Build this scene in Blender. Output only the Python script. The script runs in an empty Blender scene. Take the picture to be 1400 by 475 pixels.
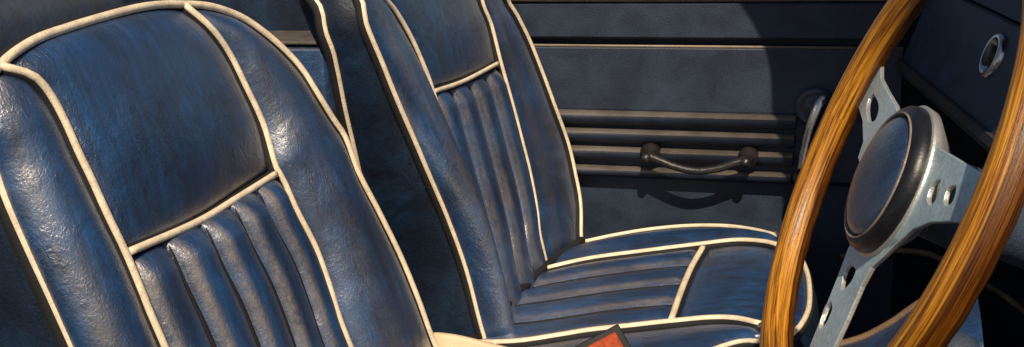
import bpy, bmesh, math, random
from mathutils import Vector as V, Matrix
random.seed(7)
sc = bpy.context.scene
C = sc.collection

# ------------------------------------------------------------------ camera and measuring helpers
F, CX, CY = 1612.0, 700.0, 237.5            # focal length and centre, in pixels of the 1400 px wide photograph
CAMZ = 1.05                                 # eye height above the cabin floor
EYE = V((0, 0, CAMZ))
def cray(px, py): return V(((px-CX)/F, (CY-py)/F, 1.0))
_y = cray(1230, -230).normalized()
_x = -cray(-4400, 17); _x = (_x - _y*_x.dot(_y)).normalized()
_z = -_x.cross(_y)
def ray(p):
    c = cray(*p); return V((_x.dot(c), _y.dot(c), _z.dot(c)))
def on(p, P0, N):                            # where a measured sight line meets a plane of the car
    r = ray(p); return EYE + r*((P0-EYE).dot(N)/r.dot(N))
def onY(p, y): return on(p, V((0, y, 0)), V((0, 1, 0)))
right = V((_x.x, _y.x, _z.x)); up = V((_x.y, _y.y, _z.y)); fwd = V((_x.z, _y.z, _z.z))

cd = bpy.data.cameras.new('camera'); cam = bpy.data.objects.new('camera', cd); C.objects.link(cam)
cd.sensor_width = 36; cd.lens = 36*F/1400; cd.clip_start = .02; cd.clip_end = 200
M = Matrix((right, up, -fwd)).transposed().to_4x4(); M.translation = EYE
cam.matrix_world = M
sc.camera = cam

# ------------------------------------------------------------------ materials
def nodes(name):
    m = bpy.data.materials.new(name); m.use_nodes = True
    nt = m.node_tree; nt.nodes.clear()
    o = nt.nodes.new('ShaderNodeOutputMaterial'); b = nt.nodes.new('ShaderNodeBsdfPrincipled')
    nt.links.new(b.outputs[0], o.inputs[0])
    return m, nt, b
def N_(nt, t, **k):
    n = nt.nodes.new(t)
    for a, v in k.items():
        if a in n.inputs: n.inputs[a].default_value = v
        else: setattr(n, a, v)
    return n
def noise(nt, vec, scale, detail=4, rough=.6, dist=0):
    n = N_(nt, 'ShaderNodeTexNoise'); n.inputs['Scale'].default_value = scale; n.inputs['Detail'].default_value = detail
    n.inputs['Roughness'].default_value = rough; n.inputs['Distortion'].default_value = dist
    nt.links.new(vec, n.inputs['Vector']); return n.outputs['Fac']
def ramp(nt, fac, stops):
    r = N_(nt, 'ShaderNodeValToRGB'); e = r.color_ramp.elements
    while len(e) < len(stops): e.new(.5)
    for q, (p, c) in zip(e, stops): q.position = p; q.color = (c[0], c[1], c[2], 1) if len(c) == 3 else c
    nt.links.new(fac, r.inputs[0]); return r.outputs[0]
def mix(nt, a, b, fac, mode='MIX'):
    m = N_(nt, 'ShaderNodeMix', data_type='RGBA', blend_type=mode)
    if isinstance(fac, float): m.inputs[0].default_value = fac
    else: nt.links.new(fac, m.inputs[0])
    for s, i in ((a, 6), (b, 7)):
        if isinstance(s, tuple): m.inputs[i].default_value = (*s, 1)
        else: nt.links.new(s, m.inputs[i])
    return m.outputs[2]
def mathn(nt, op, a, b):
    m = N_(nt, 'ShaderNodeMath', operation=op)
    for i, s in enumerate((a, b)):
        if isinstance(s, (int, float)): m.inputs[i].default_value = s
        else: nt.links.new(s, m.inputs[i])
    return m.outputs[0]
def bump(nt, b, h, dist, strength=1.0, prev=None):
    n = N_(nt, 'ShaderNodeBump'); n.inputs['Distance'].default_value = dist; n.inputs['Strength'].default_value = strength
    nt.links.new(h, n.inputs['Height'])
    if prev is not None: nt.links.new(prev, n.inputs['Normal'])
    nt.links.new(n.outputs[0], b.inputs['Normal']); return n.outputs[0]
def coords(nt, scale=(1, 1, 1), rot=(0, 0, 0), out='Object'):
    t = N_(nt, 'ShaderNodeTexCoord'); m = N_(nt, 'ShaderNodeMapping')
    m.inputs['Scale'].default_value = scale; m.inputs['Rotation'].default_value = rot
    nt.links.new(t.outputs[out], m.inputs[0]); return m.outputs[0]

def leather(name, dark, mid, lite, rough=(.40, .56), crease=1.0, spec=1.0, streak=(5, 26, 3), worn_lit=.10, coat=1.0):
    m, nt, b = nodes(name)
    v = coords(nt)
    big = noise(nt, v, 9, 5, .65, .6)
    str_ = noise(nt, coords(nt, streak), 3.2, 6, .7, .8)
    col = ramp(nt, mathn(nt, 'ADD', mathn(nt, 'MULTIPLY', big, .5), mathn(nt, 'MULTIPLY', str_, .5)),
               [(.36, dark), (.5, mid), (.66, lite)])
    grain = noise(nt, v, 620, 2, .7)
    if worn_lit > 0:                              # scuffed, sun-bleached patches broken up by the grain
        wm = mathn(nt, 'ADD', mathn(nt, 'MULTIPLY', noise(nt, coords(nt, (6, 22, 3)), 2.4, 6, .7, 1.0), .62), mathn(nt, 'MULTIPLY', noise(nt, v, 170, 4, .75, 1.0), .38))
        col = mix(nt, col, (.15, .135, .115), ramp(nt, wm, [(.56, (0, 0, 0)), (.70, (worn_lit,)*3)]))
    col = mix(nt, col, ramp(nt, grain, [(.3, (.5, .5, .52)), (.7, (1.45, 1.42, 1.35))]), .75, 'MULTIPLY')
    at = N_(nt, 'ShaderNodeAttribute', attribute_name='painted_highlight')
    brk = ramp(nt, mathn(nt, 'ADD', mathn(nt, 'MULTIPLY', noise(nt, v, 150, 4, .7, 1.2), .6), mathn(nt, 'MULTIPLY', noise(nt, v, 22, 3, .6, .5), .4)), [(.36, (.12,)*3), (.66, (1, 1, 1))])
    col = mix(nt, col, (.21, .175, .14), mathn(nt, 'MULTIPLY', at.outputs['Fac'], brk))  # tan highlight painted into the colour of rib and bolster flanks
    nt.links.new(col, b.inputs['Base Color'])
    r = N_(nt, 'ShaderNodeMapRange'); r.inputs[1].default_value = .3; r.inputs[2].default_value = .7
    r.inputs[3].default_value, r.inputs[4].default_value = rough
    nt.links.new(noise(nt, v, 60, 5, .7), r.inputs[0]); nt.links.new(r.outputs[0], b.inputs['Roughness'])
    b.inputs['Specular IOR Level'].default_value = spec
    vo = N_(nt, 'ShaderNodeTexVoronoi', feature='DISTANCE_TO_EDGE'); vo.inputs['Scale'].default_value = 190
    nt.links.new(coords(nt, (1, 1.6, 1)), vo.inputs['Vector'])
    p = bump(nt, b, noise(nt, v, 11, 3, .5, .4), .012*crease, .3)
    cm = N_(nt, 'ShaderNodeMapRange'); cm.inputs[1].default_value = .38; cm.inputs[2].default_value = .62; cm.inputs[3].default_value = .12
    nt.links.new(noise(nt, v, 14, 3, .6, .5), cm.inputs[0])
    p = bump(nt, b, mathn(nt, 'MULTIPLY', noise(nt, coords(nt, (1, 1.5, .8)), 120, 4, .6, .9), cm.outputs[0]), .0022*crease, .6, p)
    p = bump(nt, b, vo.outputs[0], .0010, .35, p)
    p = bump(nt, b, grain, .0006, .5, p)
    b.inputs['Coat Weight'].default_value = coat; b.inputs['Coat IOR'].default_value = 2.0; b.inputs['Coat Roughness'].default_value = .35
    nt.links.new(p, b.inputs['Coat Normal'])
    return m

def plain(name, col, rough=.5, var=.35, metal=0.0, scale=500, bmp=.0006, spec=.5, big=14):
    m, nt, b = nodes(name)
    v = coords(nt)
    g = noise(nt, v, scale, 3, .7); l = noise(nt, v, big, 5, .6, .5)
    c2 = mix(nt, col, ramp(nt, g, [(.3, (1-var,)*3), (.7, (1+var,)*3)]), 1.0, 'MULTIPLY')
    c2 = mix(nt, c2, ramp(nt, l, [(.35, (1-var*.8,)*3), (.65, (1+var*.6,)*3)]), 1.0, 'MULTIPLY')
    nt.links.new(c2, b.inputs['Base Color'])
    b.inputs['Roughness'].default_value = rough; b.inputs['Metallic'].default_value = metal
    b.inputs['Specular IOR Level'].default_value = spec
    r = N_(nt, 'ShaderNodeMapRange'); r.inputs[3].default_value = max(.05, rough-.14); r.inputs[4].default_value = min(1, rough+.14)
    nt.links.new(l, r.inputs[0]); nt.links.new(r.outputs[0], b.inputs['Roughness'])
    p = bump(nt, b, l, .002, .4)
    bump(nt, b, g, bmp, .8, p)
    return m

def wood(name):
    m, nt, b = nodes(name)
    v = coords(nt, (1, 1, 1), out='UV')
    s1 = noise(nt, coords(nt, (6, 15, 1), out='UV'), 2.2, 6, .62, .9)
    s2 = noise(nt, coords(nt, (14, 64, 1), out='UV'), 1.6, 5, .7, .5)
    f = mathn(nt, 'ADD', mathn(nt, 'MULTIPLY', s1, .7), mathn(nt, 'MULTIPLY', s2, .3))
    col = ramp(nt, f, [(.36, (.05, .013, .0015)), (.45, (.22, .075, .005)), (.53, (.46, .19, .011)), (.66, (.74, .38, .04))])
    # two laminations: the back half of the rim is a darker timber, deepened as painted edge shade, with a thin dark glue line
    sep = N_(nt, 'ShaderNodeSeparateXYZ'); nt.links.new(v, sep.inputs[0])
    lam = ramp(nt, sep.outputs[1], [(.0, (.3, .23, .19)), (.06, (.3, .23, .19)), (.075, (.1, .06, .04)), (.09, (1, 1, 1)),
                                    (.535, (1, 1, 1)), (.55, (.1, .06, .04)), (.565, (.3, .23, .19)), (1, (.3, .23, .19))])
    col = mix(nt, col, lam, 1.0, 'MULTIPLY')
    nt.links.new(col, b.inputs['Base Color'])
    b.inputs['Roughness'].default_value = .34
    b.inputs['Coat Weight'].default_value = .22; b.inputs['Coat Roughness'].default_value = .3
    bump(nt, b, f, .0018, .7)
    return m

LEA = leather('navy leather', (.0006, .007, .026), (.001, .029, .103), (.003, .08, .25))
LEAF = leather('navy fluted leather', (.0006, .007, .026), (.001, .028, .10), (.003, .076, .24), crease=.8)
SIDE = leather('black navy leather cloth', (.0012, .004, .012), (.003, .011, .03), (.009, .03, .075), (.5, .65), .5, .35, worn_lit=.0, coat=.1)
PIPE = plain('cream piping', (.82, .69, .51), .42, .2, big=60)
WELT = plain('dark welt and crease shade', (.006, .006, .008), .8, .3)
DOOR = plain('charcoal navy vinyl', (.019, .031, .058), .55, .45, scale=420, bmp=.001)
DOORD = plain('dark navy vinyl', (.012, .017, .028), .6, .4)
RIDGE = plain('navy moulding vinyl', (.011, .017, .034), .42, .4)
DASH = plain('navy dash vinyl', (.03, .047, .08), .6, .45, bmp=.001)
BLACK = plain('black trim', (.004, .005, .008), .7, .4)
CARPET = plain('dark navy carpet', (.006, .010, .02), .9, .6, scale=300, bmp=.003, spec=.2)
OLIVE = plain('dark olive carpet', (.018, .018, .010), .95, .5, scale=300, bmp=.003, spec=.1)
STEEL = plain('brushed blue grey alloy', (.5, .68, .78), .4, .2, .35, scale=300, bmp=.0004)
EDGE = plain('polished alloy edge', (.62, .6, .55), .35, .15, .7)
CHROME = plain('chrome', (.62, .6, .58), .2, .12, 1.0, bmp=.0003)
DRUM = plain('black hub rubber', (.009, .010, .014), .36, .35, bmp=.0002, big=30)
CAP = leather('navy horn button', (.002, .008, .026), (.005, .022, .07), (.012, .05, .14), (.25, .4), .3, worn_lit=.25)
CREAM = plain('cream vinyl', (.70, .55, .36), .55, .14, big=25)
ORANGE = plain('burnt orange leather', (.33, .048, .008), .6, .35, big=90, scale=200, bmp=.001, spec=.2)
TAN = plain('tan edging', (.16, .10, .055), .6, .4)
WOOD = wood('varnished wood')

# ------------------------------------------------------------------ object helpers
def tag(o, label=None, cat=None, group=None, kind=None):
    for k, v in (('label', label), ('category', cat), ('group', group), ('kind', kind)):
        if v: o[k] = v
    return o
def thing(name, label, cat, loc, group=None):
    o = bpy.data.objects.new(name, None); C.objects.link(o); o.location = loc; o.empty_display_size = .05
    return tag(o, label, cat, group, 'thing')
def origin(o):
    p = V((0, 0, 0))
    while o is not None: p = p + o.location; o = o.parent
    return p
def mesh(name, vs, fs, mats, parent=None, mi=None, uv=None, smooth=True, label=None):
    me = bpy.data.meshes.new(name)
    off = origin(parent)
    me.from_pydata([tuple(V(v)-off) for v in vs], [], fs)
    if not isinstance(mats, (list, tuple)): mats = [mats]
    for m in mats: me.materials.append(m)
    if mi: me.polygons.foreach_set('material_index', mi)
    if uv:
        l = me.uv_layers.new(name='UVMap')
        for lp in me.loops: l.data[lp.index].uv = uv[lp.index]
    me.polygons.foreach_set('use_smooth', [smooth]*len(fs)); me.update()
    o = bpy.data.objects.new(name, me); C.objects.link(o)
    if parent: o.parent = parent
    if label: o['label'] = label
    return o
class MB:                                      # collects shapes of ONE part
    def __init__(s): s.v = []; s.f = []; s.m = []
    def add(s, vs, fs, mi=0):
        n = len(s.v); s.v += [V(v) for v in vs]; s.f += [tuple(i+n for i in f) for f in fs]; s.m += [mi]*len(fs)
    def build(s, name, mats, parent=None, smooth=True, label=None):
        return mesh(name, s.v, s.f, mats, parent, s.m, smooth=smooth, label=label)
def bevelled(o, w, seg=3):
    b = o.modifiers.new('bevel', 'BEVEL'); b.width = w; b.segments = seg; b.limit_method = 'ANGLE'; b.angle_limit = math.radians(35)
    return o
def spline(pts, n):                            # Catmull-Rom through the points, n samples even in length
    P = [V(p) for p in pts]
    if len(P) == 2: P = [P[0], P[0].lerp(P[1], .5), P[1]]
    P = [P[0]*2-P[1]] + P + [P[-1]*2-P[-2]]
    o = []
    for i in range(1, len(P)-2):
        a, b, c, d = P[i-1:i+3]
        for k in range(16):
            t = k/16
            o.append(.5*((2*b)+(c-a)*t+(2*a-5*b+4*c-d)*t*t+(3*b-a-3*c+d)*t**3))
    o.append(P[-2])
    L = [0]
    for i in range(1, len(o)): L.append(L[-1]+(o[i]-o[i-1]).length)
    r = []; j = 0
    for k in range(n):
        s = L[-1]*k/(n-1)
        while j < len(L)-2 and L[j+1] < s: j += 1
        d = L[j+1]-L[j]
        r.append(o[j].lerp(o[j+1], (s-L[j])/d if d > 1e-9 else 0))
    return r
def tube(pts, r, seg=12, cap=True, flat=None, closed=False):
    n = len(pts); vs = []; fs = []
    nrm = None
    for i, p in enumerate(pts):
        t = (pts[(i+1) % n if closed else min(i+1, n-1)]-pts[(i-1) % n if closed else max(i-1, 0)]).normalized()
        if nrm is None:
            nrm = t.orthogonal().normalized()
        nrm = (nrm-t*nrm.dot(t)).normalized(); b = t.cross(nrm)
        rr = r(i/(n-1)) if callable(r) else r
        for k in range(seg):
            a = 2*math.pi*k/seg
            vs.append(p+(nrm*math.cos(a)+b*math.sin(a))*rr)
    for i in range(n if closed else n-1):
        for k in range(seg):
            j = (i+1) % n
            fs.append((i*seg+k, i*seg+(k+1) % seg, j*seg+(k+1) % seg, j*seg+k))
    if cap and not closed:
        fs.append(tuple(reversed(range(seg)))); fs.append(tuple(range((n-1)*seg, n*seg)))
    return vs, fs
def box(a, b):
    x0, y0, z0 = a; x1, y1, z1 = b
    vs = [(x0,y0,z0),(x1,y0,z0),(x1,y1,z0),(x0,y1,z0),(x0,y0,z1),(x1,y0,z1),(x1,y1,z1),(x0,y1,z1)]
    return vs, [(0,3,2,1),(4,5,6,7),(0,1,5,4),(1,2,6,5),(2,3,7,6),(3,0,4,7)]
def coons(bot, top, lef, rig, nu, nv, N, bulge, groove=.006):
    """patch between four curves, pushed out along N by bulge(s, t)"""
    B, T = spline(bot, nu+1), spline(top, nu+1); L, R = spline(lef, nv+1), spline(rig, nv+1)
    vs = []; fs = []
    hl = sum((L[k+1]-L[k]).length for k in range(nv)); 
    def remap(x, n):                          # finer rows close to the seams
        return x
    for j in range(nv+1):
        t = j/nv
        wd = (R[j]-L[j]).length
        for i in range(nu+1):
            s = i/nu
            p = B[i]*(1-t)+T[i]*t + L[j]*(1-s)+R[j]*s - (B[0]*(1-s)*(1-t)+B[-1]*s*(1-t)+T[0]*(1-s)*t+T[-1]*s*t)
            d = min(s*wd, (1-s)*wd, t*hl+.0015, (1-t)*hl)
            vs.append(p+N*(bulge(s, t)-groove*math.exp(-d/.0065)))
    for j in range(nv):
        for i in range(nu):
            a = j*(nu+1)+i
            fs.append((a, a+1, a+nu+2, a+nu+1))
    return vs, fs
def dome(s, p=2.2): return max(0.0, 1-abs(2*s-1)**p)**(1/p)
def soft(s, p=1.0): return max(0.0, math.sin(math.pi*min(1, max(0, s))))**p

# ------------------------------------------------------------------ seats
def piping(name, pts, N, parent, r=.0047, n=60, welt=True, lift=.006):
    P = spline(pts, n); mb = MB()
    mb.add(*tube([p+N*lift for p in P], r), 0)
    if welt: mb.add(*tube([p+N*(lift-.0055) for p in P], r*1.6), 1)
    return mb.build(name, [PIPE, WELT], parent)

def worn_lit(o, vals):                            # per-vertex strength of the tan highlight painted on lit flanks
    a = o.data.attributes.new('painted_highlight', 'FLOAT', 'POINT'); a.data.foreach_set('value', vals)
    return o
def bell(x, c, w): return math.exp(-((x-c)/w)**2)
def fluted(patch, k, nv, parent, amount, N, seam=.0034, lift=.0085):
    vs, fs = patch; nu = k*18
    mb = MB(); mb.add(vs, fs, 0)
    wv = [amount*bell((i % 18)/18, .16, .075)*(.6+.4*(j/nv)) for j in range(nv+1) for i in range(nu+1)]
    for q in range(1, k):                     # dark sewn seam in each valley, doubling as painted groove shade
        mb.add(*tube([vs[j*(nu+1)+q*18]+N*lift for j in range(0, nv-1, 2)], lambda t: seam*min(1, (1-t)*4+.2), 8), 1)
    return worn_lit(mb.build('fluted_panel', [LEAF, WELT], parent), wv+[0.0]*(len(mb.v)-len(vs)))
def bolster(patch, nu, nv, parent, amount, c, w):
    vs, fs = patch
    return worn_lit(mesh('bolster', vs, fs, LEA, parent), [amount*bell(i/nu, c, w) for j in range(nv+1) for i in range(nu+1)])

def backrest(seat, P0, lean, oL, top, oR, iL, iR, seam, nout, bol, thick, cols, rearL=None):
    l = math.radians(lean); N = V((math.cos(l), 0, math.sin(l))); B = V((-math.sin(l), 0, math.cos(l))); U = V((0, 1, 0))
    def uv(u, v, n=0): return P0+U*u+B*v+N*n
    def tr(pts, n):                           # measured points (or metric u, v, n triples) on the seat face
        r = []
        for p in pts:
            r.append(uv(*p) if len(p) == 3 else on(p, P0+N*n, N))
        return r
    nr = cols.get('nright', nout)
    OL, TP = tr(oL, cols.get('nleft', nout)), tr(top, nout)
    OR = [tr([p], nout+(nr-nout)*min(1, (i+1)/6))[0] for i, p in enumerate(oR)]      # OL up, TP left to right, OR down
    IL, IR, SM = tr(iL, 0), tr(iR, 0), tr(seam, 0)              # IL, IR top to bottom
    loop = spline(OL+TP+OR, 150)
    # shell: sides, back
    mb = MB(); n = len(loop); rings = []
    ctr = uv(.15, -.1)
    def ring(dn, inset):
        out = []
        for i, p in enumerate(loop):
            dn_ = dn
            if dn < -.03: dn_ = dn-max(0, .1-(p-P0).dot(B))*.22
            d = ctr-p; d = d-N*d.dot(N); d.normalize()
            out.append(p+N*dn_+d*inset)
        return out
    R = [ring(-.004, .001), ring(-.02, -.005), ring(-thick*.5, -.007), ring(-thick+.015, -.003), ring(-thick, .002),
         ring(-thick-.012, .03), ring(-thick-.03, .09)]
    vs = [p for r in R for p in r]; fs = []
    for k in range(len(R)-1):
        for i in range(n-1):
            fs.append((k*n+i, k*n+i+1, (k+1)*n+i+1, (k+1)*n+i))
    fs.append(tuple(range((len(R)-1)*n, len(R)*n)))
    mb.add(vs, fs)
    sh = mb.build('backrest', cols['side'], seat)
    # where the inner seams meet the outline, and the bit of outline over the centre panel
    def near_i(p): return min(range(n), key=lambda i: (loop[i]-p).length)
    a, b = near_i(IL[0]), near_i(IR[0])
    topc = [loop[i] for i in range(a, b+1)]
    SMs = spline(SM, 30)
    def split(curve, p):                       # upper and lower portion of an inner seam at the cross seam
        c = spline(curve, 80); k = min(range(80), key=lambda i: (c[i]-p).length)
        return c[:k+1], c[k:]
    ILu, ILl = split([loop[a]]+IL[1:], SM[0]); IRu, IRl = split([loop[b]]+IR[1:], SM[-1])
    # bolsters
    def sstep(a, b, x): x = min(1, max(0, (x-a)/(b-a))); return x*x*(3-2*x)
    def bl(s, t):
        k = sstep(.80, .36, t)*.8+.2 if cols.get('rear') else (.5+.5*min(1, (1-t)*2.5))
        return dome(s, 1.9)*k*min(1.0, (1-t)*9)*bol[0]
    NL = (N*.97-U*.25 if cols.get('rear') else N*.78-U*.62).normalized()
    def br(s, t): return soft(s**.72, .8)*(.5+.5*min(1, (1-t)*2.2))*min(1.0, (1-t)*9)*bol[1]
    lowL = loop[0]; lowR = loop[-1]
    ol = loop[:a+1]; orr = list(reversed(loop[b:]))
    ilu = list(reversed([loop[a]]+IL[1:])); iru = list(reversed([loop[b]]+IR[1:]))
    bolster(coons([lowL, ilu[0]], [loop[a]-N*.001, loop[a]], ol, ilu, 44, 80, NL, bl), 44, 80, sh, .42, .40, .15)
    bolster(coons([iru[0], lowR], [loop[b], loop[b]-N*.001], iru, orr, 44, 80, N, br), 44, 80, sh, .28, .28, .13)
    # headrest panel (plain) and fluted panel
    def hp(s, t): return cols.get('puff', .03)*soft(s, .6)*soft(t, .55)
    mesh('headrest_panel', *coons(SMs, topc, list(reversed(ILu)), list(reversed(IRu)), 80, 80, N, hp), LEA, sh)
    k = cols['flutes']
    def fl(s, t):
        x = (s*k) % 1.0
        return (-.003+.024*abs(math.sin(math.pi*x**.85))**.5)*min(1, (1-t)*14)**.5 + cols.get('crown', .008)*soft(s)-.004
    fluted(coons([ilu[0], iru[0]], SMs, list(reversed(ILl)), list(reversed(IRl)), k*18, 90, N, fl), k, 90, sh, cols.get('painted_highlight', .9), N, *((.0028, .0075) if cols.get('rear') else (.0036, .0085)))
    # piping
    piping('piping', loop, N, sh, n=150, lift=.005, r=cols.get('pr', .0047))
    pi_ = cols.get('pr', .0047)*.88
    piping('piping', [loop[a]]+IL[1:], N, sh, r=pi_)
    piping('piping', [loop[b]]+IR[1:], N, sh, r=pi_)
    piping('piping', SM, N, sh, n=30, r=pi_)
    if cols.get('rear'): piping('piping', R[3], N, sh, n=150, r=.0042, lift=.0)
    return uv, N, B, sh

# near (driver's) seat
near = thing('seat_assembly', 'navy leather bucket seat with cream piping nearest the viewer, filling the left side', 'car seat',
             (-.75, 1.05, 0), 'front bucket seats')
P0n = EYE + ray((170, 350))*1.115
oL = [(-.068, -.42, -.04), (-.068, -.2, -.04), (88, 464), (59, 400), (34, 346), (4, 278), (-.069, .118, -.04)]
tp = [(-.076, .158, -.028), (-.066, .187, -.018), (0, 86), (42, 57), (88, 40), (137, 25), (179, 14), (210, 9), (242, 8)]
oR = [(283, 11), (324, 25), (356, 46), (385, 71), (408, 97), (429, 130), (450, 164), (467, 190), (485, 238), (512, 290), (542, 351), (567, 412), (587, 467), (.46, -.42, .025)]
iL = [(13, 91), (38, 106), (61, 131), (81, 167), (101, 212), (117, 245), (140, 296), (165, 348), (190, 408), (215, 468), (.002, -.42, 0)]
iR = [(258, 20), (283, 41), (308, 76), (328, 116), (354, 172), (371, 230), (381, 247), (400, 290), (426, 341), (446, 397), (467, 460), (.305, -.42, 0)]
sm = [(169, 347), (263, 306), (323, 270), (371, 240)]
backrest(near, P0n, 18, oL, tp, oR, iL, iR, sm, -.010, (.034, .036), .075, dict(side=SIDE, flutes=5, crown=.012, painted_highlight=1.3, puff=.024, nleft=-.04, nright=.025, pr=.0045))

# far (passenger) seat
far = thing('seat_assembly', 'navy leather passenger bucket seat with cream piping, in the middle against the far door', 'car seat',
            (-.55, 1.62, 0), 'front bucket seats')
P0f = EYE + ray((588, 128))*1.67
oLf = [(-.055, -.44, .0), (653, 447), (633, 371), (608, 301), (581, 238), (557, 182), (537, 136), (517, 86), (496, 35), (489, 0)]
tpf = [(-.13, .19, -.02), (-.115, .212, -.005), (-.08, .222, .005), (0, .226, .005), (.1, .226, .005), (.18, .222, .005), (.24, .21, .005), (.29, .188, .005)]
oRf = [(.33, .15, .027), (690, 0), (702, 20), (720, 56), (738, 101), (755, 147), (773, 197), (783, 240), (790, 280), (791, 331), (.45, -.44, .0)]
iLf = [(-.075, .21, 0), (505, -14), (523, 2), (536, 17), (556, 51), (574, 91), (587, 127), (-.002, -.1, 0), (-.004, -.25, -.0), (-.01, -.44, -.01)]
iRf = [(640, -40), (654, 0), (667, 35), (680, 86), (697, 147), (710, 197), (720, 237), (729, 285), (733, 321), (.268, -.36, -.004), (.262, -.44, -.015)]
smf = [(587, 127), (630, 112), (676, 88)]
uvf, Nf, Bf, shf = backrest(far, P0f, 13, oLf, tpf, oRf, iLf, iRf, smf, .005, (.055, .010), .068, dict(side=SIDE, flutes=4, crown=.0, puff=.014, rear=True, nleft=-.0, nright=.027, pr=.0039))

def cushion(seat, J, q, trace, dy=0.0):
    a = math.radians(q); W = V((math.cos(a), 0, math.sin(a))); N = V((-math.sin(a), 0, math.cos(a))); U = V((0, 1, 0)); S = U*dy
    def uv(u, w, n=0): return J+U*u+W*w+N*n
    def tr(pts, n=0): return [(uv(*p) if len(p) == 3 else on(p, J+N*n, N)) for p in pts]
    OF, IF, IN_, ON, TR, FR = [tr(t, n) for t, n in trace]
    OF, IF, IN_, ON, TR, FR = [[p+S for p in t] for t in (OF, IF, IN_, ON, TR, FR)]
    loop = spline(OF+FR+list(reversed(ON)), 120)
    n = len(loop); vs = []; fs = []
    c = J+U*(-.14)+W*.2+S
    rings = []
    for dn, ins in ((-.003, .001), (-.03, -.008), (-.08, -.006), (-.13, .004), (-.14, .03)):
        r = []
        for p in loop:
            d = c-p; d = (d-N*d.dot(N)).normalized(); r.append(p+N*dn+d*ins)
        rings.append(r)
    for r in rings: vs += r
    for k in range(len(rings)-1):
        for i in range(n):
            j = (i+1) % n
            fs.append((k*n+i, (k+1)*n+i, (k+1)*n+j, k*n+j))
    fs.append(tuple(range((len(rings)-1)*n, len(rings)*n)))
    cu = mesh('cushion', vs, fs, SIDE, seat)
    pr = lambda s, t: .030*dome(s, 2.2)*min(1, .25+2*min(t, 1-t)+.6)
    mesh('bolster', *coons([IF[0], OF[0]], [IF[-1], OF[-1]], IF, OF, 20, 50, N, lambda s, t: .012*soft(s)), LEA, cu)
    mesh('bolster', *coons([ON[0], IN_[0]], [ON[-1], IN_[-1]], ON, IN_, 20, 50, N, lambda s, t: .008*soft(s)), LEA, cu)
    def split(curve, p):
        cc = spline(curve, 80); k = min(range(80), key=lambda i: (cc[i]-p).length); return cc[:k+1], cc[k:]
    Fb, Ff = split(IF, TR[0]); Nb, Nf_ = split(IN_, TR[-1])
    TRr = list(reversed(TR))                   # near to far
    K = 4
    fl = lambda s, t: (-.001+.0135*abs(math.sin(math.pi*((s*K) % 1.0)))**.55)*min(1, (1-t)*14)**.5-.004
    fluted(coons([Nb[0], Fb[0]], TRr, Nb, Fb, K*18, 70, N, fl), K, 70, cu, 1.0, N, .0026, .0048)
    mesh('front_panel', *coons(TRr, [Nf_[-1], Ff[-1]], Nf_, Ff, 40, 30, N, lambda s, t: .008*soft(s, .7)*soft(t, .7)), LEA, cu)
    mid = [IF[-1], FR[0]] if FR else None
    # rolled front between the panels and the outline
    half = len(FR)//2
    fr = spline([OF[-1]]+FR+[ON[-1]], 41)
    ins = spline([OF[-1], IF[-1], IN_[-1], ON[-1]], 41)
    vs = []; fs = []
    for j in range(9):
        t = j/8
        for i in range(41): vs.append(ins[i].lerp(fr[i], t)+N*.012*math.sin(math.pi*t))
    for j in range(8):
        for i in range(40):
            q0 = j*41+i; fs.append((q0, q0+1, q0+42, q0+41))
    mesh('front_roll', vs, fs, LEA, cu)
    piping('piping', loop, N, cu, n=150, r=.0036, lift=.003)
    mesh('crease_shade', *tube(spline([p+W*.010+N*.007 for p in (ON[0], IN_[0], IF[0], OF[0])], 40), .0075, 10), WELT, cu)  # dark tube painting in the shade where backrest meets cushion
    piping('piping', IF, N, cu); piping('piping', IN_, N, cu)
    piping('piping', TR, N, cu, n=30)
    return N, W

Jf = on((735, 374), P0f, Nf)
trace = [
    ([(789, 335), (846, 323), (898, 315), (953, 311), (1008, 313), (1060, 324)], 0),
    ([(735, 375), (806, 359), (880, 349), (961, 339), (1008, 334), (1045, 336), (1066, 341)], 0),
    ([(-.30, -.02, 0), (706, 473), (769, 464), (806, 458), (861, 452), (916, 446), (972, 441), (1008, 442), (1040, 449)], 0),
    ([(-.43, -.02, 0), (-.43, .1, 0), (-.425, .2, 0), (-.42, .28, 0), (1001, 473), (1034, 470)], 0),
    ([(962, 343), (946, 371), (931, 407), (918, 445)], 0),
    ([(1085, 340), (1101, 368), (1107, 395), (1105, 428), (1088, 456), (1062, 470)], 0)]
cushion(far, Jf, 9, trace)
cushion(near, Jf+V((-.09, 0, 0)), 9, [([(p if len(p) == 3 else p) for p in t], n) for t, n in trace], dy=-.62)
for s, y, x in ((far, 1.62, -.34), (near, .99, -.43)):
    mb = MB(); mb.add(*box((x-.16, y-.16, 0.0), (x+.2, y+.16, .26)))
    bevelled(mb.build('seat_base', BLACK, s, smooth=False), .01)

# ------------------------------------------------------------------ passenger door
YD = 2.0
def z_at(px, py): return onY((px, py), YD).z
door = thing('door_trim', 'dark navy passenger door panel with ribbed mouldings and a pull handle', 'door', (-.4, YD, 0))
x0, x1 = -.98, .02
zs = {k: z_at(900, y) for k, y in dict(top=3, gap0=54, gap1=64.5, low=146, r=1).items()}
def profile(name, prof, mat, xa=x0, xb=x1, parent=door, ends=True, n=2):
    k = len(prof); vs = []; fs = []
    for i in range(n):
        x = xa+(xb-xa)*i/(n-1)
        vs += [V((x, y, z)) for y, z in prof]
    for i in range(n-1):
        for j in range(k-1):
            fs.append((i*k+j, i*k+j+1, (i+1)*k+j+1, (i+1)*k+j))
    if ends: fs.append(tuple(range(k))); fs.append(tuple(reversed(range((n-1)*k, n*k))))
    return mesh(name, vs, fs, mat, parent, smooth=False)
zt, g0, g1, zl = zs['top'], zs['gap0'], zs['gap1'], zs['low']
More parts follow.
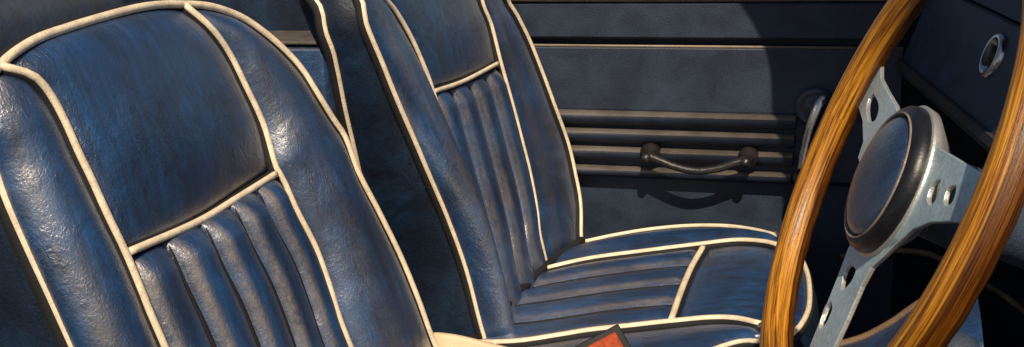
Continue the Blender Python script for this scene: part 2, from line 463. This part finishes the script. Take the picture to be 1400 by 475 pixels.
# main panel: lower field, recess line, upper rail, capping
profile('door_panel', [(YD+.06, .02), (YD+.012, .02), (YD+.012, zl-.135), (YD+.004, zl-.125), (YD+.004, zl-.02), (YD, zl-.006),
                       (YD, g1-.004), (YD+.002, g1), (YD+.05, g1+.002), (YD+.06, g1)], DOOR)
profile('door_rail', [(YD+.06, g1+.001), (YD+.03, g1+.001), (YD+.03, g0-.002), (YD+.004, g0), (YD, g0+.004), (YD, zt-.004), (YD+.004, zt), (YD+.06, zt)], DOOR)
mb = MB(); mb.add(*tube([V((x0, YD+.002, g1+.001)), V((x1, YD+.002, g1+.001))], .0022)); mb.build('bead_strip', plain('tan bead', (.26, .21, .16), .45, .3), door)
profile('window_capping', [(YD+.06, zt+.001), (YD-.002, zt+.001), (YD-.006, zt+.005), (YD+.0, zt+.014), (YD+.03, zt+.018), (YD+.06, zt+.018)],
        plain('tan grey capping', (.20, .155, .11), .45, .35), x0, x1)
xe = onY((1088, 190), YD).x
RTOP = plain('painted tan moulding highlight', (.115, .10, .09), .4, .35)  # paler tan puts the sunlit highlight into the ridge tops
for k, (py, h) in enumerate(((151, 19), (175.5, 19), (200, 19), (227, 15))):
    zt_ = z_at(900, py+2); zb = z_at(900, py+2+h)
    pr = []
    for j in range(13):
        a = math.pi*j/12
        pr.append((YD+.003-.019*math.sin(a)**.7, (zt_+zb)/2+(zt_-zb)/2*math.cos(a)))
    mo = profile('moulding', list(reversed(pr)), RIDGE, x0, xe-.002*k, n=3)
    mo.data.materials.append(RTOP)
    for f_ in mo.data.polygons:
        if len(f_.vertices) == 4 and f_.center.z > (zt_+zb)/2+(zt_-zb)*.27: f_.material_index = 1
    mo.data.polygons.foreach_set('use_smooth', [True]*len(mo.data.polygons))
# pull handle: two bosses and a sagging grip
hL, hR = onY((886, 213), YD-.035), onY((1021, 219), YD-.035)
bosses = []
for h in (hL, hR):
    hb = MB(); bosses.append(hb); vs = []; fs = []
    prof = [(.012, .0175), (-.006, .018), (-.012, .016), (-.016, .011), (-.034, .0085), (-.042, .0092), (-.047, .007), (-.049, 0.0)]
    for d, r in prof:
        for k in range(20):
            a = 2*math.pi*k/20; vs.append(V((h.x+r*math.cos(a), YD-.012+d, h.z+r*math.sin(a))))
    for i in range(len(prof)-1):
        for k in range(20): fs.append((i*20+k, i*20+(k+1) % 20, (i+1)*20+(k+1) % 20, (i+1)*20+k))
    hb.add(vs, fs)
HND = plain('dark bronze vinyl', (.022, .019, .021), .26, .35)
ph = mesh('pull_handle', *tube(spline([hL+V((.0, -.010, .002)), hL+V((.022, -.014, -.004)), hL+V((.05, -.018, -.013)), (hL+hR)/2+V((0, -.020, -.018)),
          hR+V((-.05, -.018, -.013)), hR+V((-.022, -.014, -.004)), hR+V((0, -.010, .002))], 40), lambda t: .0066+.0022*abs(2*t-1)**3, 14), HND, door)
for hb in bosses: hb.build('boss', HND, ph)
# window winder
wc = onY((1112, 146), YD-.0)
ww = MB()
vs = []; fs = []; prof = [(0, .034), (-.008, .034), (-.012, .03), (-.012, .024), (-.008, .02), (-.02, .016), (-.024, 0.0)]
for d, r in prof:
    for k in range(32):
        a = 2*math.pi*k/32; vs.append(V((wc.x+.004+r*math.cos(a), YD+d, wc.z+r*math.sin(a))))
for i in range(len(prof)-1):
    for k in range(32): fs.append((i*32+k, i*32+(k+1) % 32, (i+1)*32+(k+1) % 32, (i+1)*32+k))
ww.add(vs, fs); wo = ww.build('window_winder', plain('dark blue escutcheon', (.03, .045, .07), .3, .3), door)
w0, w1 = onY((1122, 143), YD-.03), onY((1096, 236), YD-.035)
arm = spline([w0+V((.004, .014, .006)), w0, onY((1108, 180), YD-.036), w1], 24)
vs, fs = tube(arm, lambda t: .0125-.003*t, 12); mesh('arm', vs, fs, CHROME, wo)
mesh('knob', *tube([w1+V((0, .0, -.004)), w1+V((0, -.012, -.004)), w1+V((0, -.03, -.004))], lambda t: .011+.003*math.sin(math.pi*t), 16), BLACK, wo)

# ------------------------------------------------------------------ dashboard
A = EYE+ray((1235, 84))*1.9
Bz = A.z
rB = ray((1358, 186)); Bp = EYE+rB*((Bz-CAMZ)/rB.z)
dd = (Bp-A); dd.z = 0; dd.normalize()
Nd = V((-abs(dd.y), -abs(dd.x), 0)).normalized()
tilt = math.radians(20)
ud = (V((0, 0, 1))*math.cos(tilt)-Nd*math.sin(tilt)); nd = (Nd*math.cos(tilt)+V((0, 0, 1))*math.sin(tilt))
dash = thing('dashboard', 'navy vinyl dashboard with a chrome ringed lock behind the steering wheel', 'dashboard', (A.x+.1, 1.4, 0))
def dp(s, h, n=0): return A+dd*s+ud*h+nd*n
def strip(name, prof, mat, s0, s1, smooth=False):
    k = len(prof); vs = [dp(s, h, n) for s in (s0, s1) for h, n in prof]
    fs = [(j, j+1, k+j+1, k+j) for j in range(k-1)]+[tuple(range(k)), tuple(reversed(range(k, 2*k)))]
    return mesh(name, vs, fs, mat, dash, smooth=smooth)
s0, s1 = -.01, 1.3
strip('dash_panel', [(.002, -.06), (.002, .0), (.125, .0), (.128, -.004), (.128, -.06)], DASH, s0, s1)
strip('lower_lip', [(.0, -.06), (-.022, -.05), (-.022, -.006), (-.012, .006), (.0, .008), (.0015, .004), (.0015, -.06)], plain('rubbed dash edge', (.035, .036, .042), .5, .45), s0, s1)
strip('upper_panel', [(.131, -.06), (.131, -.006), (.175, -.014), (.178, -.06)], DASH, s0, s1)
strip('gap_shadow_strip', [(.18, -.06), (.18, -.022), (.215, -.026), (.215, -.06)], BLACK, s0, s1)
strip('crash_pad', [(.217, -.06), (.217, .0), (.225, .014), (.245, .02), (.265, .012), (.28, -.02), (.28, -.2), (.217, -.2)], DOOR, s0, s1)
# lock
q = on((1360, 78), A, nd)
def disc(mb, prof, mi=0, seg=32, c=q, ax=nd, e=dd, f=ud):
    vs = []; fs = []
    for d, r in prof:
        for k in range(seg):
            a = 2*math.pi*k/seg; vs.append(c+ax*d+(e*math.cos(a)+f*math.sin(a))*r)
    for i in range(len(prof)-1):
        for k in range(seg): fs.append((i*seg+k, i*seg+(k+1) % seg, (i+1)*seg+(k+1) % seg, (i+1)*seg+k))
    mb.add(vs, fs, mi)
mb = MB(); disc(mb, [(-.002, .031), (.004, .031), (.008, .028), (.008, .021), (-.004, .017), (-.006, .0)]); lk = mb.build('lock', CHROME, dash)
mb = MB(); disc(mb, [(-.004, .0145), (.010, .0145), (.011, .013), (.011, .0)]); mb.build('barrel', plain('dark bronze barrel', (.03, .018, .008), .4, .4), lk)
# bulkhead below the dash, kick panel
mb = MB()
b0, b1 = dp(-.0, -.024, -.05), dp(s1, -.024, -.05)
vs = [b0, b1, V((b1.x+.32, b1.y, .0)), V((b0.x+.32, b0.y, .0))]
mb.add(vs+[v+V((.03, 0, 0)) for v in vs], [(0, 1, 2, 3), (4, 7, 6, 5), (0, 4, 5, 1), (1, 5, 6, 2), (2, 6, 7, 3), (3, 7, 4, 0)])
mb.build('bulkhead', CARPET, dash, smooth=False)

kick = thing('kick_panel', 'dark navy footwell side trim with brown edging behind the steering wheel', 'trim panel', (.2, YD, 0))
mb = MB(); mb.add(*box((.0, YD+.013, .0), (.9, YD+.055, A.z+.3))); mb.build('side_board', CARPET, kick, smooth=False)
nB = (b1-b0).cross(vs[2]-b1).normalized(); nB = nB if nB.x < 0 else -nB
BN, BP = nB, V(b0)
def ek_(p):
    a, b = onY(p, YD+.008), on(p, BP+BN*.005, BN)
    return b if 0 < (b-EYE).length < (a-EYE).length else a
ek = [ek_(p) for p in ((1150, 352), (1190, 345), (1225, 343), (1262, 346), (1283, 353), (1320, 371), (1350, 391), (1380, 410), (1420, 440))]
mesh('edging', *tube(spline(ek, 40), .0055), TAN, kick)

# ------------------------------------------------------------------ steering wheel
WC = V((.0036, .849, -.2354+CAMZ)); WN = V((-.896, -.2106, .3908)).normalized()
WC = EYE + (V((.00406318, .86569017, -.23912577)))
WN = V((math.sin(1.16926845)*math.cos(3.37243449), math.sin(1.16926845)*math.sin(3.37243449), math.cos(1.16926845)))
e1 = WN.cross(V((0, 0, 1))).normalized(); e2 = e1.cross(WN).normalized()
if e2.z < 0: e2 = -e2
wheel = thing('steering_wheel', 'wood rimmed steering wheel with three drilled alloy spokes and navy horn button', 'steering wheel', tuple(WC))
R_, r_ = .19, .01375
vs = []; fs = []; uvs = []
na, nb = 160, 28
for i in range(na):
    a = 2*math.pi*i/na; d = e1*math.cos(a)+e2*math.sin(a)
    for j in range(nb):
        b = 2*math.pi*j/nb
        # finger scallops on the back of the rim
        rr = r_*(1-.05*max(0, -math.sin(b))*(1-math.cos(a*40))/2)
        vs.append(WC+d*(R_+rr*math.cos(b))+WN*rr*math.sin(b))
for i in range(na):
    for j in range(nb):
        i2, j2 = (i+1) % na, (j+1) % nb
        fs.append((i*nb+j, i2*nb+j, i2*nb+j2, i*nb+j2))
        for ii, jj in ((i, j), (i+1, j), (i+1, j+1), (i, j+1)): uvs.append((ii/na, jj/nb))
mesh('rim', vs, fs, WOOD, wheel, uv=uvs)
DS = -.010
def wp(p, d): return on(p, WC+WN*d, WN)
HC = wp((1200, 240), .005)-WN*.005            # hub centre in the rim plane
def loc2(p): q_ = wp(p, DS)-HC; return (q_.dot(e1), q_.dot(e2))
def plate(name, outline, holes, mats, parent, thick=.0036):
    cu = bpy.data.curves.new(name, 'CURVE'); cu.dimensions = '2D'; cu.fill_mode = 'BOTH'; cu.extrude = thick/2-.0008; cu.bevel_depth = .0008; cu.bevel_resolution = 1
    for pts in [outline]+holes:
        sp = cu.splines.new('POLY'); sp.points.add(len(pts)-1); sp.use_cyclic_u = True
        for q_, p in zip(sp.points, pts): q_.co = (p[0], p[1], 0, 1)
    o = bpy.data.objects.new(name, cu); C.objects.link(o)
    dg = bpy.context.evaluated_depsgraph_get(); me = bpy.data.meshes.new_from_object(o.evaluated_get(dg))
    bpy.data.objects.remove(o)
    off = origin(parent)
    vs = [HC+e1*v.co.x+e2*v.co.y+WN*(DS+v.co.z) for v in me.vertices]
    fs = [tuple(p.vertices) for p in me.polygons]
    mi = [0 if abs(p.normal.z) > .9 else 1 for p in me.polygons]
    return mesh(name, vs, fs, mats, parent, mi, smooth=False)
def cl(pts, n=48):                              # closed smooth outline in the spoke plane
    P = [V((*p, 0)) for p in pts]; P = P+[P[0]]
    return [(p.x, p.y) for p in spline(P, n)][:-1]
def slot(pts):
    c = [loc2(p) for p in pts]; return cl(c, 30)
sp1 = [loc2(p) for p in ((1186, 250), (1176, 216), (1183, 195), (1182, 165), (1176, 146), (1166, 132), (1172, 108), (1188, 76), (1207, 58), (1206, 84), (1206, 108), (1215, 126), (1227, 146), (1238, 190))]
plate('spoke', sp1, [slot(((1196, 127), (1203, 140), (1204, 152), (1199, 166), (1190, 168), (1187, 152), (1189, 138)))], [STEEL, EDGE], wheel)
sp2 = [loc2(p) for p in ((1190, 300), (1163, 340), (1146, 385), (1128, 430), (1104, 490), (1092, 520), (1122, 520), (1136, 490), (1160, 438), (1180, 392), (1194, 366), (1212, 350), (1232, 330))]
plate('spoke', sp2, [slot(((1165, 361), (1173, 369), (1170, 380), (1164, 390), (1153, 399), (1154, 382), (1158, 369))),
                     slot(((1139, 411), (1141, 422), (1136, 436), (1131, 445), (1123, 452), (1124, 440), (1131, 420)))], [STEEL, EDGE], wheel)
sp3 = [loc2(p) for p in ((1235, 190), (1271, 176), (1285, 204), (1307, 217), (1338, 236), (1362, 246), (1330, 306), (1303, 303), (1274, 304), (1250, 314), (1226, 336), (1205, 345))]
plate('spoke', sp3, [slot(((1290, 245), (1287, 264), (1282, 276), (1274, 283), (1270, 273), (1275, 257), (1282, 248))),
                     slot(((1311, 254), (1310, 265), (1306, 277), (1298, 284), (1293, 277), (1297, 262), (1303, 255)))], [STEEL, EDGE], wheel)
kw = dict(seg=64, c=HC, ax=WN, e=e1, f=e2)
mb = MB(); disc(mb, [(DS-.02, .040), (DS-.004, .058), (DS+.003, .0595), (DS+.0042, .0585), (DS+.0042, .05)], 0, **kw); mb.build('hub_plate', EDGE, wheel)
mb = MB(); disc(mb, [(DS+.0042, .0572), (-.003, .0574), (.001, .0562), (.0038, .0535), (.0052, .0512), (.0055, .0495), (.005, .0478), (.002, .0468), (.002, .03)], 0, **kw); mb.build('hub', DRUM, wheel)
mb = MB(); disc(mb, [(.005, .0500), (.0064, .0496), (.0067, .0491), (.0064, .0486), (.0045, .0482)], 0, **kw); mb.build('horn_ring', plain('brown grey bead', (.24, .19, .15), .35, .3), wheel)
mb = MB(); disc(mb, [(.001, .0464), (.005, .046), (.007, .044), (.0095, .039), (.0118, .030), (.0132, .02), (.014, .01), (.0142, 0.0)], 0, **kw); mb.build('horn_button', CAP, wheel)
ax0, ax1 = HC+WN*(DS-.01), HC-WN*.62
mesh('column', *tube([ax0, HC-WN*.06, HC-WN*.09, HC-WN*.1, ax1], lambda t: (.030, .032, .030, .026, .026)[round(t*4)], 28), DASH, wheel)

gl = thing('gear_lever', 'dark blue rounded lever knob low behind the near wheel rim', 'gear lever', (.15, 1.2, 0))
kc = onY((1305, 488), 1.15)
mb = MB(); disc(mb, [(-.03, .010), (-.022, .018), (-.01, .0255), (.002, .027), (.013, .0235), (.021, .015), (.0255, .006), (.0262, 0)], 0, seg=32, c=kc, ax=V((-.1, -.1, 1)).normalized(), e=V((1, 0, .1)).normalized(), f=V((0, 1, .1)).normalized())
mb.build('knob', DASH, gl)
mesh('stalk', *tube([kc+V((.0, .0, -.028)), kc+V((.02, .01, -.15)), V((kc.x+.06, kc.y+.05, .0))], .007), DRUM, gl)

# ------------------------------------------------------------------ console, box and book between the seats
tun = thing('centre_console', 'blue upholstered hump with tan piped edge under the steering wheel', 'console', (0, 1.4, 0))
top_ = [onY(p, 1.42) for p in ((1085, 496), (1140, 474), (1180, 462), (1220, 441), (1250, 420), (1290, 396), (1330, 382))]
cpts = spline(top_, 30)
vs = []; fs = []; K = 15
for i, p in enumerate(cpts):
    for j in range(K):
        a = math.pi*j/(K-1)
        y = 1.42-.10+.10*math.cos(a)
        vs.append(V((p.x, y, p.z-.004+.035*math.sin(a)*0.4-(0.0 if j < K-1 else .02))))
    vs.append(V((p.x, 1.20, .0))); vs.append(V((p.x, 1.42, .0)))
n_ = K+2
for i in range(len(cpts)-1):
    for j in range(n_):
        j2 = (j+1) % n_
        fs.append((i*n_+j, i*n_+j2, (i+1)*n_+j2, (i+1)*n_+j))
mesh('console_body', vs, fs, LEA, tun)
mesh('edging', *tube(cpts, .005), TAN, tun)

cb = thing('storage_box', 'cream slab with a curved top edge between the two seats', 'box', (-.48, 1.42, 0))
yb = 1.36
tb = spline([onY(p, yb) for p in ((584, 462), (590, 456), (604, 456), (630, 460), (662, 468), (700, 478), (740, 494))], 30)
vs = []; fs = []
for p in tb:
    vs += [V((p.x, yb-.006, .0)), V((p.x, yb-.006, p.z-.003)), V((p.x, yb-.004, p.z-.0006)), V((p.x, yb, p.z)), V((p.x, yb+.004, p.z-.0006)), V((p.x, yb+.006, p.z-.003)), V((p.x, yb+.006, 0))]
for i in range(len(tb)-1):
    for j in range(6): fs.append((i*7+j, i*7+j+1, i*7+8+j, i*7+7+j))
fs.append(tuple(range(7))); fs.append(tuple(reversed(range(len(vs)-7, len(vs)))))
bo = mesh('box_body', vs, fs, CREAM, cb)

bk = thing('book', 'dark blue bordered book with a burnt orange cover, its corner poking up by the cushion', 'book', (-.25, 1.40, .3))
c0 = EYE+ray((845, 442))*1.5
nb_ = ((EYE-c0).normalized()+V((0, 0, .25))).normalized()
ea = (on((785, 474), c0, nb_)-c0).normalized(); eb = nb_.cross(ea)
def slab(a0, a1, b0, b1, n0, n1):
    vs = [c0+ea*a+eb*b+nb_*n for n in (n0, n1) for a, b in ((a0, b0), (a1, b0), (a1, b1), (a0, b1))]
    return vs, [(0, 3, 2, 1), (4, 5, 6, 7), (0, 1, 5, 4), (1, 2, 6, 5), (2, 3, 7, 6), (3, 0, 4, 7)]
mb = MB(); mb.add(*slab(0, .16, 0, .12, -.012, 0)); bc = bevelled(mb.build('book_cover', BLACK, bk, smooth=False), .0025)
mb = MB(); mb.add(*slab(.0085, .15, .008, .11, -.002, .0022)); bevelled(mb.build('cover_patch', ORANGE, bc, smooth=False), .0015)

# ------------------------------------------------------------------ cabin shell: floor, rear, added shade panel
mb = MB(); mb.add(*box((-2.1, .35, -.03), (1.2, 2.1, -.002))); tag(mb.build('floor', CARPET, smooth=False), kind='structure')
qw = thing('hood_side', 'dark folded hood side above the tan rear ledge', 'hood', (-1.5, 2.07, 0))
mb = MB(); mb.add(*box((-1.95, 2.055, .3), (x0+.03, 2.09, 1.7))); bevelled(mb.build('hood_cloth', SIDE, qw, smooth=False), .008)
qp = thing('quarter_panel', 'blue rear side trim with narrow tan ledge between the two seat backs', 'trim panel', (-1.2, 1.97, 0))
zq = onY((400, 49), 1.95).z-.006
mb = MB(); mb.add(*box((-1.9, 1.93, .0), (x0-.004, 2.05, zq-.007))); bevelled(mb.build('side_trim', LEA, qp, smooth=False), .012)
mb = MB(); mb.add(*box((-1.9, 1.922, zq-.007), (x0-.004, 2.05, zq))); bevelled(mb.build('ledge', plain('tan ledge', (.085, .075, .068), .5, .4), qp, smooth=False), .003)
rear = thing('rear_bulkhead', 'dark navy rear cabin wall and shelf behind the seats', 'rear trim', (-1.5, 1.2, 0))
vs = []; fs = []
pr = [(-1.32, 0), (-1.36, .45), (-1.38, .70), (-1.40, .80), (-1.44, .845), (-1.52, .865), (-1.64, .875), (-1.72, .90), (-1.80, .97), (-1.88, 1.10), (-1.90, 1.35), (-1.86, 1.6)]
for y in (.2, .7, 1.2, 1.7, 1.925):
    vs += [V((x, y, z)) for x, z in pr]
k = len(pr)
for i in range(4):
    for j in range(k-1): fs.append((i*k+j, (i+1)*k+j, (i+1)*k+j+1, i*k+j+1))
mesh('rear_wall', vs, fs, leather('dark rear vinyl', (.002, .006, .015), (.006, .018, .045), (.014, .04, .09), crease=.8), rear)
fp = MB(); fp.add(*box((-1.31, .2, .0), (-.95, 1.4, .55))); bevelled(fp.build('rear_cushion', OLIVE, rear, smooth=False), .03)

# added panel out of view, its edge shaped to throw the curved shade on the door
SUN = V((.2, -.62, .75)).normalized()
hd = thing('shade_panel', 'added dark panel out of view, shading the passenger door', 'shade panel', (.2, 1.7, 0))
edge = []
for p, t in (((970, -60), .5), ((1008, 0), .55), ((1033, 40), .6), ((1049, 80), .65), ((1054, 112), .68), ((1055, 150), .72), ((1062, 200), .78), ((1070, 250), .84), ((1078, 330), .94), ((1085, 420), 1.05), ((1090, 540), 1.2)):
    q_ = onY(p, YD); edge.append(q_+SUN*t)
edge = spline(edge, 40)
vs = []; fs = []
for p in edge: vs += [p, p+V((.9, .0, .02)), p+V((.9, .0, .045)), p+V((.0, 0, .02))]
for i in range(39):
    for j in range(4): fs.append((i*4+j, i*4+(j+1) % 4, i*4+4+(j+1) % 4, i*4+4+j))
fs += [(0, 1, 2, 3), (156+3, 156+2, 156+1, 156)]
mesh('shade_sheet', vs, fs, BLACK, hd, smooth=False)

# ------------------------------------------------------------------ light
w = bpy.data.worlds.new('World'); sc.world = w; w.use_nodes = True
nt = w.node_tree; nt.nodes.clear()
o = nt.nodes.new('ShaderNodeOutputWorld'); b = nt.nodes.new('ShaderNodeBackground'); s = nt.nodes.new('ShaderNodeTexSky')
s.sky_type = 'NISHITA'; s.sun_disc = False
el = math.asin(SUN.z); az = math.atan2(SUN.x, SUN.y)
s.sun_elevation = el; s.sun_rotation = az
b.inputs[1].default_value = .058
nt.links.new(s.outputs[0], b.inputs[0]); nt.links.new(b.outputs[0], o.inputs[0])
ld = bpy.data.lights.new('sun', 'SUN'); ld.energy = 5; ld.angle = math.radians(.6); ld.color = (1, .83, .61)
lo = bpy.data.objects.new('sun', ld); C.objects.link(lo); lo.rotation_euler = SUN.to_track_quat('Z', 'Y').to_euler()
lo.location = (-.5, -3, 4)
sc.view_settings.view_transform = 'Standard'; sc.view_settings.look = 'None'; sc.view_settings.exposure = 0
